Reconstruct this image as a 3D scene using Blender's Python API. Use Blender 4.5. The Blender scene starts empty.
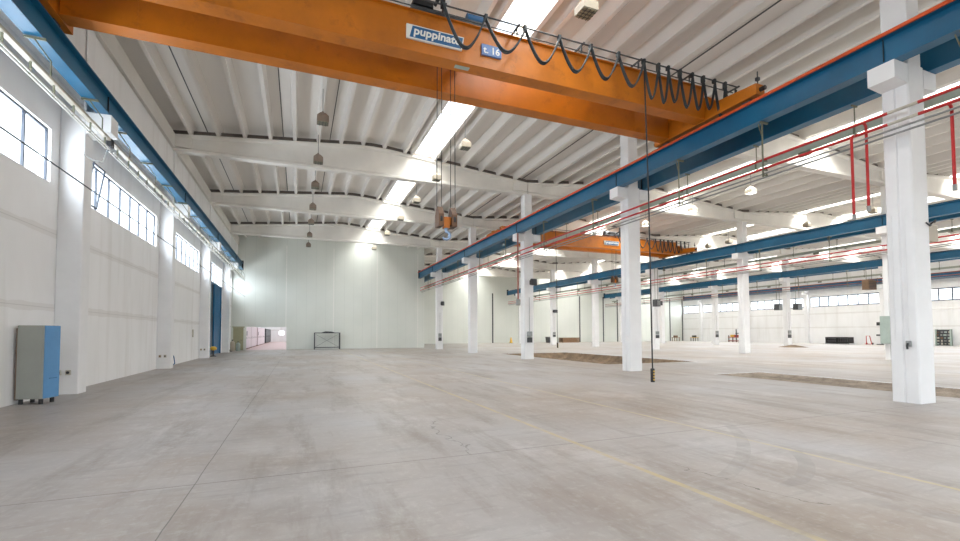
import bpy, math, random
from math import pi, sin, cos, radians
random.seed(7)
S = bpy.context.scene
COL = S.collection

# ------------------------------------------------------------------ materials
def srgb(r, g, b):
    f = lambda c: (c/255/12.92) if c/255 <= .04045 else ((c/255+.055)/1.055)**2.4
    return (f(r), f(g), f(b), 1.0)

class NT:
    def __init__(s, name):
        s.m = bpy.data.materials.new(name); s.m.use_nodes = True
        s.t = s.m.node_tree; s.t.nodes.clear()
        s.out = s.t.nodes.new('ShaderNodeOutputMaterial')
        s.b = s.t.nodes.new('ShaderNodeBsdfPrincipled')
        s.t.links.new(s.b.outputs[0], s.out.inputs[0])
    def put(s, sock, v):
        if isinstance(v, bpy.types.NodeSocket): s.t.links.new(v, sock)
        else: sock.default_value = v
    def node(s, typ, **kw):
        n = s.t.nodes.new(typ)
        for k, v in kw.items(): setattr(n, k, v)
        return n
    def math(s, op, a, b=0.0, c=None, clamp=False):
        n = s.node('ShaderNodeMath', operation=op, use_clamp=clamp)
        s.put(n.inputs[0], a); s.put(n.inputs[1], b)
        if c is not None: s.put(n.inputs[2], c)
        return n.outputs[0]
    def coord(s):
        tc = s.node('ShaderNodeTexCoord'); return tc.outputs['Object']
    def xyz(s, v):
        n = s.node('ShaderNodeSeparateXYZ'); s.put(n.inputs[0], v); return n.outputs
    def noise(s, vec, scale, detail=4, rough=.55, stretch=None):
        if stretch:
            mp = s.node('ShaderNodeMapping'); s.put(mp.inputs[0], vec); mp.inputs['Scale'].default_value = stretch; vec = mp.outputs[0]
        n = s.node('ShaderNodeTexNoise'); s.put(n.inputs['Vector'], vec)
        n.inputs['Scale'].default_value = scale; n.inputs['Detail'].default_value = detail; n.inputs['Roughness'].default_value = rough
        return n.outputs['Fac']
    def ramp(s, f, a, b, ca=(0,0,0,1), cb=(1,1,1,1)):
        n = s.node('ShaderNodeValToRGB'); s.put(n.inputs[0], f)
        e = n.color_ramp.elements; e[0].position = a; e[1].position = b; e[0].color = ca; e[1].color = cb
        return n.outputs[0]
    def mix(s, f, a, b, mode='MIX'):
        n = s.node('ShaderNodeMix', data_type='RGBA', blend_type=mode)
        s.put(n.inputs[0], f); s.put(n.inputs[6], a); s.put(n.inputs[7], b)
        return n.outputs[2]
    def bump(s, h, strength=.2, dist=.01):
        n = s.node('ShaderNodeBump'); n.inputs['Strength'].default_value = strength; n.inputs['Distance'].default_value = dist
        s.put(n.inputs['Height'], h); s.t.links.new(n.outputs[0], s.b.inputs['Normal'])
    def base(s, c): s.put(s.b.inputs['Base Color'], c)
    def rough(s, r): s.put(s.b.inputs['Roughness'], r)
    def metal(s, r): s.put(s.b.inputs['Metallic'], r)

def paint(name, c, rough=.5, var=.12, scale=1.5, metal=0.0, bump=0.0, stretch=None, dirt=None):
    n = NT(name); v = n.coord()
    f = n.noise(v, scale, 5, .6, stretch)
    dark = tuple(x*(1-var) for x in c[:3])+(1,); lite = tuple(min(1, x*(1+var*.5)) for x in c[:3])+(1,)
    col = n.ramp(f, .3, .7, dark, lite)
    if dirt:
        g = n.noise(v, scale*2.3, 6, .7, stretch)
        col = n.mix(n.ramp(g, .55, .78), col, dirt)
    n.base(col); n.rough(rough); n.metal(metal)
    if bump: n.bump(n.noise(v, 60, 3), bump, .005)
    return n.m

M = {}
M['white'] = paint('white_column_paint', srgb(236, 236, 236), .55, .05, 1.2, bump=.15)
M['beam'] = paint('cast_concrete_white', srgb(232, 229, 222), .7, .07, .8, bump=.2)
M['roof'] = paint('roof_tile_concrete', srgb(234, 230, 224), .75, .10, .5, stretch=(1, .12, 1), bump=.2)
M['orange'] = paint('crane_orange', srgb(196, 112, 12), .42, .24, .7, dirt=srgb(150, 82, 14))
M['orange_dark'] = paint('orange_brown_steel', srgb(104, 72, 46), .5, .25, 2)
M['blue'] = paint('runway_blue', srgb(6, 96, 134), .38, .2, .8)
M['railred'] = paint('rail_orange_red', srgb(214, 84, 30), .5, .2, 2)
M['black'] = paint('black_steel', srgb(34, 34, 36), .5, .2, 3)
M['rubber'] = paint('black_cable_rubber', srgb(48, 56, 60), .55, .15, 4)
M['dark'] = paint('dark_grey_steel', srgb(70, 72, 74), .5, .2, 3)
M['gapshade'] = paint('gap_shade', srgb(112, 104, 98), .8, .2, 3)  # flat dark tone standing in for shade above the roof beams
M['grey'] = paint('galvanised_grey', srgb(150, 152, 150), .4, .15, 4, .3)
M['ltgrey'] = paint('light_grey_metal', srgb(194, 188, 174), .35, .12, 3, .2)
M['red'] = paint('sprinkler_red', srgb(190, 34, 34), .4, .15, 3)
M['rust'] = paint('faded_red_pipe', srgb(160, 92, 78), .5, .2, 3)
M['hangsteel'] = paint('olive_grey_steel', srgb(110, 112, 92), .5, .2, 4)
M['cabgrey'] = paint('cabinet_grey', srgb(158, 160, 152), .45, .06, 2)
M['cabblue'] = paint('cabinet_blue', srgb(92, 148, 196), .45, .08, 2)
M['brown'] = paint('brown_board', srgb(122, 96, 74), .7, .2, 3)
M['doorblue'] = paint('door_blue', srgb(36, 112, 156), .45, .15, 1.5)
M['signblue'] = paint('sign_blue', srgb(22, 92, 142), .45, .1, 4)
M['signpale'] = paint('sign_pale_blue', srgb(96, 132, 190), .45, .1, 4)
M['signwhite'] = paint('sign_white', srgb(232, 232, 226), .45, .05, 4)
M['yellow'] = paint('yellow_paint', srgb(222, 178, 60), .5, .15, 3)
M['olive'] = paint('olive_door', srgb(166, 164, 134), .55, .08, 2)
M['pink'] = paint('pale_pink_enamel', srgb(214, 200, 204), .45, .06, 2)
M['pinkfloor'] = paint('pink_resin_floor', srgb(186, 156, 152), .4, .1, 1)
M['wood'] = paint('pallet_wood', srgb(140, 108, 78), .75, .3, 4, stretch=(1, 6, 1))
M['winframe'] = paint('window_frame_steel', srgb(40, 50, 64), .45, .1, 3)
M['steelhook'] = paint('hook_steel', srgb(150, 172, 200), .35, .2, 6, .5)
M['greengrey'] = paint('green_grey_box', srgb(166, 180, 172), .5, .1, 4)
M['trunk'] = paint('busbar_trunking_grey', srgb(166, 172, 158), .5, .1, 4)
M['backfloor'] = paint('yard_concrete', srgb(170, 168, 164), .8, .15, 1)

def mk_wall():
    n = NT('precast_wall_panel'); v = n.coord(); o = n.xyz(v)
    c = n.ramp(n.noise(v, .5, 5, .6, (1, 1, .5)), .3, .75, srgb(234, 234, 233), srgb(244, 244, 244))
    st = n.noise(v, 1.0, 4, .6, (1, 1.3, .12))
    c = n.mix(n.math('MULTIPLY', n.ramp(st, .52, .75), .35), c, srgb(196, 192, 184))
    for z in (2.45, 4.55):
        d = n.math('ABSOLUTE', n.math('SUBTRACT', o[2], z))
        wob = n.math('MULTIPLY', n.noise(v, .8, 3), .22)
        k = n.math('LESS_THAN', d, wob)
        c = n.mix(n.math('MULTIPLY', k, .22), c, srgb(188, 182, 172))
        k = n.math('LESS_THAN', d, .012)
        c = n.mix(n.math('MULTIPLY', k, .22), c, srgb(140, 138, 132))
    n.base(c); n.rough(.7); n.bump(n.noise(v, 40, 3), .15, .005)
    return n.m
M['wall'] = mk_wall()

def mk_panel():
    n = NT('sandwich_panel_wall'); v = n.coord(); o = n.xyz(v)
    fr = n.math('FRACT', n.math('ADD', o[0], 100.24))
    k = n.math('LESS_THAN', fr, .018)
    c = n.ramp(n.noise(v, .25, 3, .5), .3, .7, srgb(212, 216, 208), srgb(221, 224, 217))
    c = n.mix(n.math('MULTIPLY', k, .35), c, srgb(160, 168, 162))
    n.base(c); n.rough(.42)
    return n.m
M['panel'] = mk_panel()

def mk_floor():
    n = NT('worn_concrete_floor'); v = n.coord(); o = n.xyz(v); X, Y = o[0], o[1]
    big = n.noise(v, .16, 4, .6)
    med = n.noise(v, .9, 6, .65)
    streak = n.noise(v, .55, 6, .7, (2.2, .35, 1))
    fine = n.noise(v, 9, 5, .7)
    c = n.ramp(big, .35, .65, srgb(146, 131, 116), srgb(163, 162, 163))
    c = n.mix(n.math('MULTIPLY', n.ramp(med, .42, .68), .6), c, srgb(182, 179, 176))
    c = n.mix(n.math('MULTIPLY', n.ramp(streak, .5, .65), .6), c, srgb(124, 112, 100))
    c = n.mix(n.math('MULTIPLY', n.ramp(fine, .52, .72), .4), c, srgb(186, 182, 178))
    pale = n.noise(v, .45, 7, .75, (1.3, .6, 1))
    c = n.mix(n.math('MULTIPLY', n.ramp(pale, .54, .68), .55), c, srgb(196, 193, 190))
    # faint scuffs in the lane under the crane
    sc = n.noise(v, 1.6, 6, .75, (.35, 2.4, 1))
    c = n.mix(n.math('MULTIPLY', n.ramp(sc, .54, .66), .28), c, srgb(112, 106, 100))
    wobn = n.math('MULTIPLY', n.math('SUBTRACT', n.noise(v, 1.2, 3), .5), .03)
    def line(coordv, at, w, col, amt, worn=None):
        d = n.math('ABSOLUTE', n.math('SUBTRACT', n.math('ADD', coordv, wobn), at))
        k = n.math('LESS_THAN', d, w)
        k = n.math('MULTIPLY', k, amt)
        if worn: k = n.math('MULTIPLY', k, n.ramp(n.noise(v, worn, 4, .8), .3, .55))
        return lambda c: n.mix(k, c, col)
    # saw-cut joints
    for xx in (-1.08, 9.2): c = line(X, xx, .006, srgb(82, 76, 70), .75)(c)
    for yy in (5.98, 15.9, 26.0, 36.1): c = line(Y, yy, .008, srgb(82, 76, 70), .75)(c)
    # worn yellow lane lines
    c = line(X, 4.02, .045, srgb(188, 170, 116), .65, 1.3)(c)
    c = line(X, 6.68, .04, srgb(190, 176, 128), .65, 1.3)(c)
    # curved tyre marks and a crack
    def arc(cx, cy, r, w, col, amt, ymin, ymax, wob=.0, xmin=-99):
        dx = n.math('SUBTRACT', X, cx); dy = n.math('SUBTRACT', Y, cy)
        d = n.math('SQRT', n.math('ADD', n.math('MULTIPLY', dx, dx), n.math('MULTIPLY', dy, dy)))
        d = n.math('ADD', d, n.math('MULTIPLY', n.math('SUBTRACT', n.noise(v, 2.2, 4), .5), wob))
        k = n.math('LESS_THAN', n.math('ABSOLUTE', n.math('SUBTRACT', d, r)), w)
        k = n.math('MULTIPLY', k, n.math('MULTIPLY', n.math('MULTIPLY', n.math('GREATER_THAN', Y, ymin), n.math('GREATER_THAN', X, xmin)), n.math('LESS_THAN', Y, ymax)))
        k = n.math('MULTIPLY', k, n.math('MULTIPLY', n.ramp(n.noise(v, 3, 4), .3, .6), amt))
        return lambda c: n.mix(k, c, col)
    c = arc(1.85, 10.34, 7.03, .09, srgb(132, 128, 124), .45, 3.85, 6.2, xmin=4.4)(c)
    c = arc(4.49, 6.19, 2.83, .09, srgb(130, 126, 122), .5, 3.4, 4.4, xmin=5.05)(c)
    c = arc(2.6, 1.2, 3.2, .13, srgb(130, 127, 124), .4, 1.6, 2.9, xmin=4.5)(c)
    c = arc(12.3, 7.2, 10.0, .014, srgb(84, 80, 74), .8, 6.0, 8.6, .7, -90)(c)
    c = arc(8.2, 4.4, 3.6, .010, srgb(84, 80, 74), .9, 2.9, 4.6, .7)(c)
    n.base(c)
    n.rough(n.ramp(med, .3, .75, (.36, .36, .36, 1), (.6, .6, .6, 1)))
    n.bump(n.math('ADD', fine, n.noise(v, 45, 3)), .12, .004)
    return n.m
M['floor'] = mk_floor()

def mk_soil(name, a, b, d):
    n = NT(name); v = n.coord()
    f = n.noise(v, 1.1, 8, .7)
    c = n.ramp(f, .3, .72, a, b)
    g = n.noise(v, 6, 6, .7)
    c = n.mix(n.math('MULTIPLY', n.ramp(g, .5, .7), .5), c, d)
    n.base(c); n.rough(.95); n.bump(g, .8, .05)
    return n.m
M['soil'] = mk_soil('broken_soil', srgb(76, 62, 48), srgb(160, 136, 108), srgb(66, 54, 42))
M['trench'] = mk_soil('trench_dirt', srgb(112, 100, 88), srgb(176, 162, 146), srgb(84, 76, 68))

def mk_glass():
    n = NT('window_glass'); t = n.t
    tr = n.node('ShaderNodeBsdfTransparent'); tr.inputs[0].default_value = (.96, .98, 1, 1)
    gl = n.node('ShaderNodeBsdfGlossy'); gl.inputs['Roughness'].default_value = .08
    mx = n.node('ShaderNodeMixShader'); mx.inputs[0].default_value = .06
    t.links.new(tr.outputs[0], mx.inputs[1]); t.links.new(gl.outputs[0], mx.inputs[2]); t.links.new(mx.outputs[0], n.out.inputs[0])
    t.nodes.remove(n.b)
    return n.m
M['glass'] = mk_glass()

def mk_emit(name, col, st):
    n = NT(name); n.base(col); n.b.inputs['Emission Color'].default_value = col; n.b.inputs['Emission Strength'].default_value = st
    return n.m
M['lamplens'] = paint('lamp_grid_lens', srgb(150, 148, 126), .3, .3, 18)
M['lamphood'] = paint('lamp_brown_hood', srgb(150, 134, 120), .5, .15, 4)
M['lampwhite'] = paint('lamp_cream_case', srgb(182, 172, 154), .5, .06, 4)
M['lamplit'] = mk_emit('lit_lamp_lens', (1, .97, .9, 1), 2.2)

# ------------------------------------------------------------------ mesh helper
class MB:
    def __init__(s): s.v = []; s.f = []; s.sm = []
    def add(s, vs, fs, smooth=False):
        b = len(s.v); s.v += [tuple(q) for q in vs]
        for f in fs: s.f.append(tuple(b+i for i in f)); s.sm.append(smooth)
        return s
    def box(s, x0, x1, y0, y1, z0, z1):
        v = [(x0,y0,z0),(x1,y0,z0),(x1,y1,z0),(x0,y1,z0),(x0,y0,z1),(x1,y0,z1),(x1,y1,z1),(x0,y1,z1)]
        return s.add(v, [(3,2,1,0),(4,5,6,7),(0,1,5,4),(1,2,6,5),(2,3,7,6),(3,0,4,7)])
    def cbox(s, c, d): return s.box(c[0]-d[0]/2, c[0]+d[0]/2, c[1]-d[1]/2, c[1]+d[1]/2, c[2]-d[2]/2, c[2]+d[2]/2)
    def bbox(s, x0, x1, y0, y1, z0, z1, b=.02):
        """box with all vertical and top edges chamfered"""
        P = [(x0+b,y0),(x1-b,y0),(x1,y0+b),(x1,y1-b),(x1-b,y1),(x0+b,y1),(x0,y1-b),(x0,y0+b)]
        I = [(x0+b*1.6,y0+b),(x1-b*1.6,y0+b),(x1-b,y0+b*1.6),(x1-b,y1-b*1.6),(x1-b*1.6,y1-b),(x0+b*1.6,y1-b),(x0+b,y1-b*1.6),(x0+b,y0+b*1.6)]
        v = [(p[0],p[1],z0) for p in P]+[(p[0],p[1],z1-b) for p in P]+[(p[0],p[1],z1) for p in I]
        f = [tuple(range(7,-1,-1)), tuple(range(16,24))]
        for k in range(8):
            j = (k+1) % 8; f += [(k,j,8+j,8+k),(8+k,8+j,16+j,16+k)]
        return s.add(v, f)
    def prism(s, prof, axis, a, b):
        """prof: 2D polygon. axis 'z': (x,y); 'y': (x,z); 'x': (y,z)"""
        def P(p, t): return {'z': (p[0],p[1],t), 'y': (p[0],t,p[1]), 'x': (t,p[0],p[1])}[axis]
        n = len(prof); v = [P(p,a) for p in prof]+[P(p,b) for p in prof]
        f = [tuple(range(n-1,-1,-1)), tuple(range(n,2*n))]
        for k in range(n): j = (k+1) % n; f.append((k,j,n+j,n+k))
        return s.add(v, f)
    def tube(s, pts, r, n=8, caps=True):
        import mathutils
        V = mathutils.Vector; pts = [V(q) for q in pts]; rings = []; m = len(pts)
        prev = None
        for i, q in enumerate(pts):
            t = (pts[min(i+1,m-1)]-pts[max(i-1,0)]).normalized()
            if prev is None:
                u = t.cross(V((0,0,1)));
                if u.length < 1e-3: u = t.cross(V((0,1,0)))
            else: u = prev - t*prev.dot(t)
            u.normalize(); prev = u; w = t.cross(u)
            rr = r[i] if isinstance(r, (list, tuple)) else r
            rings.append([q+u*(rr*cos(2*pi*k/n))+w*(rr*sin(2*pi*k/n)) for k in range(n)])
        v = [q for R in rings for q in R]; f = []
        for i in range(m-1):
            for k in range(n):
                j = (k+1) % n; f.append((i*n+k, i*n+j, (i+1)*n+j, (i+1)*n+k))
        s.add(v, f, True)
        if caps: s.add(rings[0], [tuple(range(n-1,-1,-1))]); s.add(rings[-1], [tuple(range(n))])
        return s
    def cyl(s, a, b, r, n=12): return s.tube([a, b], r, n)
    def lathe(s, c, prof, n=16):
        v = []; f = []
        for (r, z) in prof: v += [(c[0]+r*cos(2*pi*k/n), c[1]+r*sin(2*pi*k/n), c[2]+z) for k in range(n)]
        for i in range(len(prof)-1):
            for k in range(n): j = (k+1) % n; f.append((i*n+k, i*n+j, (i+1)*n+j, (i+1)*n+k))
        s.add(v, f, True)
        s.add(v[:n], [tuple(range(n-1,-1,-1))]); s.add(v[-n:], [tuple(range(n))])
        return s
    def rot(s, c, a):
        ca, sa = cos(a), sin(a)
        s.v = [(c[0]+(x-c[0])*ca-(y-c[1])*sa, c[1]+(x-c[0])*sa+(y-c[1])*ca, z) for x, y, z in s.v]; return s
    def move(s, dx): s.v = [(x+dx, y, z) for x, y, z in s.v]; return s
    def build(s, name, mat, parent=None, loc=None):
        off = (0,0,0)
        if parent is not None:
            q = parent
            while q is not None:
                off = tuple(off[i]+q.location[i] for i in range(3)); q = q.parent
        elif loc: off = loc
        me = bpy.data.meshes.new(name)
        me.from_pydata([(x-off[0], y-off[1], z-off[2]) for x, y, z in s.v], [], s.f)
        me.polygons.foreach_set('use_smooth', s.sm)
        me.materials.append(M[mat] if isinstance(mat, str) else mat); me.update()
        o = bpy.data.objects.new(name, me); COL.objects.link(o)
        if parent is not None: o.parent = parent
        elif loc: o.location = loc
        return o

def tag(o, label=None, cat=None, group=None, kind=None):
    if label: o['label'] = label
    if cat: o['category'] = cat
    if group: o['group'] = group
    if kind: o['kind'] = kind
    return o
def thing(name, label, cat, loc, group=None, kind=None):
    o = bpy.data.objects.new(name, None); COL.objects.link(o); o.location = loc; o.empty_display_size = .2
    return tag(o, label, cat, group, kind)
def struct(name, mb, mat, parent=None, label=None, cat=None):
    o = mb.build(name, mat, parent)
    if parent is None: tag(o, label, cat, kind='structure')
    return o
def copy_tree(o, loc, label=None, group=None, parent=None):
    c = o.copy(); COL.objects.link(c)
    if parent is None:
        c.location = loc
        if label: c['label'] = label
        if group: c['group'] = group
    else: c.parent = parent
    for ch in list(o.children): copy_tree(ch, None, parent=c)
    return c
def text_mb(txt, size, shear=0.0, bold=0.0, depth=.004):
    cu = bpy.data.curves.new('lettering', 'FONT'); cu.body = txt; cu.size = size; cu.shear = shear; cu.offset = bold; cu.extrude = depth
    cu.align_x = 'LEFT'; cu.resolution_u = 3
    ob = bpy.data.objects.new('lettering_tmp', cu); COL.objects.link(ob)
    dg = bpy.context.evaluated_depsgraph_get(); dg.update()
    me = ob.evaluated_get(dg).to_mesh()
    vs = [tuple(v.co) for v in me.vertices]; fs = [tuple(p.vertices) for p in me.polygons]
    ob.evaluated_get(dg).to_mesh_clear(); bpy.data.objects.remove(ob); bpy.data.curves.remove(cu)
    return vs, fs
ORD = ['first','second','third','fourth','fifth','sixth','seventh','eighth','ninth','tenth','eleventh','twelfth']

# ------------------------------------------------------------------ key dimensions
XL, XP = -6.45, -5.86                 # left wall face, left pillar face
ROW = [13.71, 33.94, 54.25]           # near faces of the three column rows
XR = 74.4                             # right wall face
CW, CD = .68, .55                     # column width (x) and depth (y)
YC = [6.05+10*k for k in range(7)]    # column front faces
YB, YB2, Y0 = 52.3, 71.0, -6.0        # back wall of the left aisle, back wall of the others, open end
ZBEAM = 10.9
BAYS = [(-6.15, 14.05), (14.05, 34.28), (34.28, 54.59), (54.59, 74.7)]
SKY = [[(6.4, 7.5)], [(26.3, 27.9)], [(41.1, 42.1), (46.6, 47.8)], [(61.4, 62.4), (67.0, 68.2)]]
def roof_z(x, bay):
    a, b = bay; t = (x-a)/(b-a)
    t = 2*min(t, 1-t)
    z = 11.70+.93*t
    return min(z, 12.58)

# ------------------------------------------------------------------ floor (with two shallow pits), yard
PITS = [(15.6, 22.0, 20.0, 34.0, .45), (15.9, 18.6, 4.6, 13.6, .10)]
fl = MB()
def quad(mb, x0, x1, y0, y1, z=0): mb.add([(x0,y0,z),(x1,y0,z),(x1,y1,z),(x0,y1,z)], [(0,1,2,3)])
quad(fl, XL-.3, 15.6, Y0-6, YB2); quad(fl, 22.0, XR+.3, Y0-6, YB2)
quad(fl, 15.6, 22, Y0-6, 4.6); quad(fl, 15.6, 15.9, 4.6, 13.6); quad(fl, 18.6, 22, 4.6, 13.6)
quad(fl, 15.6, 22, 13.6, 20.0); quad(fl, 15.6, 22, 34.0, YB2)
struct('floor', fl, 'floor')
def pit(x0, x1, y0, y1, d):
    mb = MB(); nx, ny = 26, 40
    vs = []
    for j in range(ny+1):
        for i in range(nx+1):
            e = min(i, nx-i, j, ny-j)
            z = -.002 if e == 0 else -d*min(1, e/2.)+random.uniform(-.28, .28)*d*min(1, e/3)
            vs.append((x0+(x1-x0)*i/nx, y0+(y1-y0)*j/ny, min(z, -.004)))
    fs = [(j*(nx+1)+i, j*(nx+1)+i+1, (j+1)*(nx+1)+i+1, (j+1)*(nx+1)+i) for j in range(ny) for i in range(nx)]
    mb.add(vs, fs, True); return mb
tag(pit(*PITS[0]).build('soil', 'soil'), 'brown broken soil in the open pit behind the second column', 'soil', kind='stuff')
tag(pit(*PITS[1]).build('soil', 'trench'), 'grey brown dirt filling the shallow trench behind the column with red pipes', 'soil', kind='stuff')
yd = MB(); quad(yd, -60, 140, -80, Y0-6, -.01); quad(yd, -60, XL-.3, Y0-6, 140, -.01); quad(yd, XR+.3, 140, Y0-6, 140, -.01)
struct('ground', yd, 'backfloor')

# ------------------------------------------------------------------ left wall, its windows, blue door
WZ0, WZ1 = 5.92, 7.42
wl = MB()
PYS = [6.25+10*k for k in range(5)]       # left pillar front faces
wins = []
for k in range(-2, 5):
    a = 6.25+10*k+.6; b = 6.25+10*(k+1)-.45
    if a > Y0 and b < YB: wins.append((a, b))
wins.append((46.9, 51.9))
DOOR = (40.4, 45.6, 5.85)
edges = [Y0]+[q for w in wins for q in w]+[YB]
wl.box(XL-.3, XL, Y0, DOOR[0], 0, WZ0); wl.box(XL-.3, XL, DOOR[1], YB, 0, WZ0); wl.box(XL-.3, XL, DOOR[0], DOOR[1], DOOR[2], WZ0)
wl.box(XL-.3, XL, Y0, YB, WZ1, 9.0)
for k in range(0, len(edges), 2): wl.box(XL-.3, XL, edges[k], edges[k+1], WZ0, WZ1)
wl.box(XL-.3, XP-.07, Y0, YB, 9.0, 10.93)
wl.box(XP-.6, XP-.32, Y0, YB, 10.93, 12.6)
struct('wall_left', wl, 'wall')
wf = MB().box(XL-.3, XR+.3, Y0-.3, Y0, 4.6, 13.4)  # unseen wall added behind the camera to cut sky light on the crane girders
struct('added_wall_front', wf, 'wall')
tr = MB().box(XP-.3, XP+.02, Y0, YB, 11.0, 11.72); struct('trim_1', tr, 'beam', cat='edge beam', label='white concrete edge beam running along the top of the window wall')
WN = [0]
def window(axis, pos, a, b, z0, z1, pitch, mat='winframe', tilt=0):
    """strip window in a wall plane x=pos; frame with mullions, one pane sheet"""
    WN[0] += 1
    fr = MB(); t = .05 if pos < 0 else .13; d = .06
    fr.box(pos-d, pos, a, b, z0, z0+t); fr.box(pos-d, pos, a, b, z1-t, z1)
    n = max(1, round((b-a)/pitch)); st = (b-a)/n
    for k in range(n+1):
        y = a+k*st; fr.box(pos-d, pos, max(a, y-t/2), min(b, y+t/2), z0+t, z1-t)
    o = struct('window_%d' % WN[0], fr, mat)
    gl = MB().box(pos-d*.6, pos-d*.5, a, b, z0, z1); gl.build('pane', 'glass', o)
    for k in range(tilt):                                 # hopper sashes hanging open into the hall
        y0 = a+(k+.08)*st; y1 = a+(k+.92)*st
        sa = MB(); L = z1-z0-.14; an = radians(9)
        def Q(y, s, th): return (pos+.02+s*sin(an)+th*cos(an), y, z0+.07+s*cos(an)-th*sin(an))
        for (ya, yb, sa0, sa1) in ((y0, y1, 0, .05), (y0, y1, L-.05, L), (y0, y0+.045, .05, L-.05), (y1-.045, y1, .05, L-.05)):
            v = [Q(ya,sa0,0),Q(yb,sa0,0),Q(yb,sa1,0),Q(ya,sa1,0),Q(ya,sa0,.04),Q(yb,sa0,.04),Q(yb,sa1,.04),Q(ya,sa1,.04)]
            sa.add(v, [(3,2,1,0),(4,5,6,7),(0,1,5,4),(1,2,6,5),(2,3,7,6),(3,0,4,7)])
        s_ = sa.build('open_sash', mat, o)
        g = MB().add([Q(y0,0,.02),Q(y1,0,.02),Q(y1,L,.02),Q(y0,L,.02)], [(0,1,2,3)]); g.build('sash_pane', 'glass', s_)
    return o
for i, (a, b) in enumerate(wins):
    window('x', XL-.08, a, b, WZ0, WZ1, 1.12, tilt=2 if abs(a-16.85) < .2 else 0)
# blue sliding door
d = MB().box(XL-.14, XL-.06, DOOR[0]+2.1, DOOR[1]-.1, .02, DOOR[2]-.05)
for k in range(7): d.box(XL-.06, XL-.03, DOOR[0]+2.1+k*.5, DOOR[0]+2.16+k*.5, .1, DOOR[2]-.1)
dr = struct('door_1', d, 'doorblue')
e = MB().box(XL-.22, XL-.15, DOOR[0]+.1, DOOR[0]+2.4, .02, DOOR[2]-.05); e.build('dark_leaf', 'winframe', dr)
e = MB().box(XL-.1, XL+.03, DOOR[0]-.06, DOOR[0]+.06, 0, DOOR[2]); e.box(XL-.1, XL+.03, DOOR[1]-.06, DOOR[1]+.06, 0, DOOR[2]); e.box(XL-.1, XL+.03, DOOR[0], DOOR[1], DOOR[2]-.06, DOOR[2]); e.build('door_frame', 'doorblue', dr)

# ------------------------------------------------------------------ back walls
DX0, DX1, DZ = -5.05, -1.2, 2.42
wb = MB()
wb.box(XL-.3, DX0, YB, YB+.15, 0, 13.3); wb.box(DX1, 14.0, YB, YB+.15, 0, 13.3); wb.box(DX0, DX1, YB, YB+.15, DZ, 13.3)
wbo = struct('wall_back', wb, 'panel')
for x in (DX1-.06, 3.6, 8.4, 13.2):
    z0 = DZ if x < 0 else 0
    MB().box(x-.05, x+.05, YB-.012, YB, z0, 11.2).build('cover_strip', 'signwhite', wbo)
wr = MB().box(14.0, XR+.3, YB2, YB2+.2, 0, 13.3); wro = struct('wall_back_right', wr, 'panel')
for x in (31.16, 36.29, 48.99, 54.34, 57.65, 70.95, 74.3):
    MB().box(x-.11, x+.11, YB2-.06, YB2, 0, 8.6).build('door_post', 'dark', wro)
struct('wall_side', MB().box(13.9, 14.05, YB+.15, YB2, 0, 13.3), 'panel')
# room behind the opening
struct('floor_back_room', MB().add([(-9,YB,.004),(13.9,YB,.004),(13.9,104,.004),(-9,104,.004)], [(0,1,2,3)]), 'pinkfloor')
wk = MB(); wk.box(-9.2, -9, YB+.15, 104, 0, 6)
wk.box(-9, -3.83, 104, 104.2, 0, 6); wk.box(-2.8, 13.9, 104, 104.2, 0, 6); wk.box(-3.83, -2.8, 104, 104.2, 0, 1.43); wk.box(-3.83, -2.8, 104, 104.2, 2.28, 6)
struct('wall_back_room', wk, 'wall')
ck = MB()
for k in range(5): ck.box(-9.2, 14, YB+.3+k*10.4, YB+.3+k*10.4+7.2, 6, 6.2)
struct('ceiling_back_room', ck, 'roof')
# olive service door beside the opening
od = thing('service_door', 'olive green single door in the far left corner beside the wide opening', 'door', (-5.75, YB-.03, 0), kind='structure')
od.name = 'door_2'
MB().box(-6.25, -5.3, YB-.06, YB-.01, 0, 2.35).build('leaf', 'olive', od)
MB().box(-6.33, -5.2, YB-.08, YB-.005, 2.36, 2.46).build('head', 'olive', od)
h_ = MB().cyl((-5.42, YB-.07, 1.05), (-5.42, YB-.12, 1.05), .02).cyl((-5.42, YB-.12, 1.05), (-5.55, YB-.12, 1.05), .015); h_.build('handle', 'dark', od)

# ------------------------------------------------------------------ right wall with strip window
RZ0, RZ1 = 5.6, 7.2
w = MB()
w.box(XR, XR+.3, Y0, YB2, 0, RZ0); w.box(XR, XR+.3, Y0, YB2, RZ1, 13.3)
rw = []
for k in range(-1, 8):
    a = 6.05+10*(k-1)+.8 if k > -1 else Y0+.3; b = 6.05+10*k-.25
    if k == 7: b = YB2-.3
    if b > a and a >= Y0: rw.append((a, b))
ed = [Y0]+[q for t in rw for q in t]+[YB2]
for k in range(0, len(ed), 2): w.box(XR, XR+.3, ed[k], ed[k+1], RZ0, RZ1)
struct('wall_right', w, 'wall')
for a, b in rw: window('x', XR+.1, a, b, RZ0, RZ1, 1.25)
for k, y in enumerate(YC):
    if y > 30:
        t = thing('wall_pilaster', 'white concrete pilaster against the far window wall, %s from the back corner' % ORD[6-k], 'pilaster', (74.2, y+.27, 0), 'pilasters of the far window wall')
        MB().bbox(XR-.42, XR-.002, y, y+.5, 0, 10.9).build('shaft', 'white', t)
        MB().prism([(XR-.9, 8.2), (XR-.43, 8.2), (XR-.43, 7.6), (XR-.9, 7.85)], 'y', y, y+.5).build('corbel', 'white', t)

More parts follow.
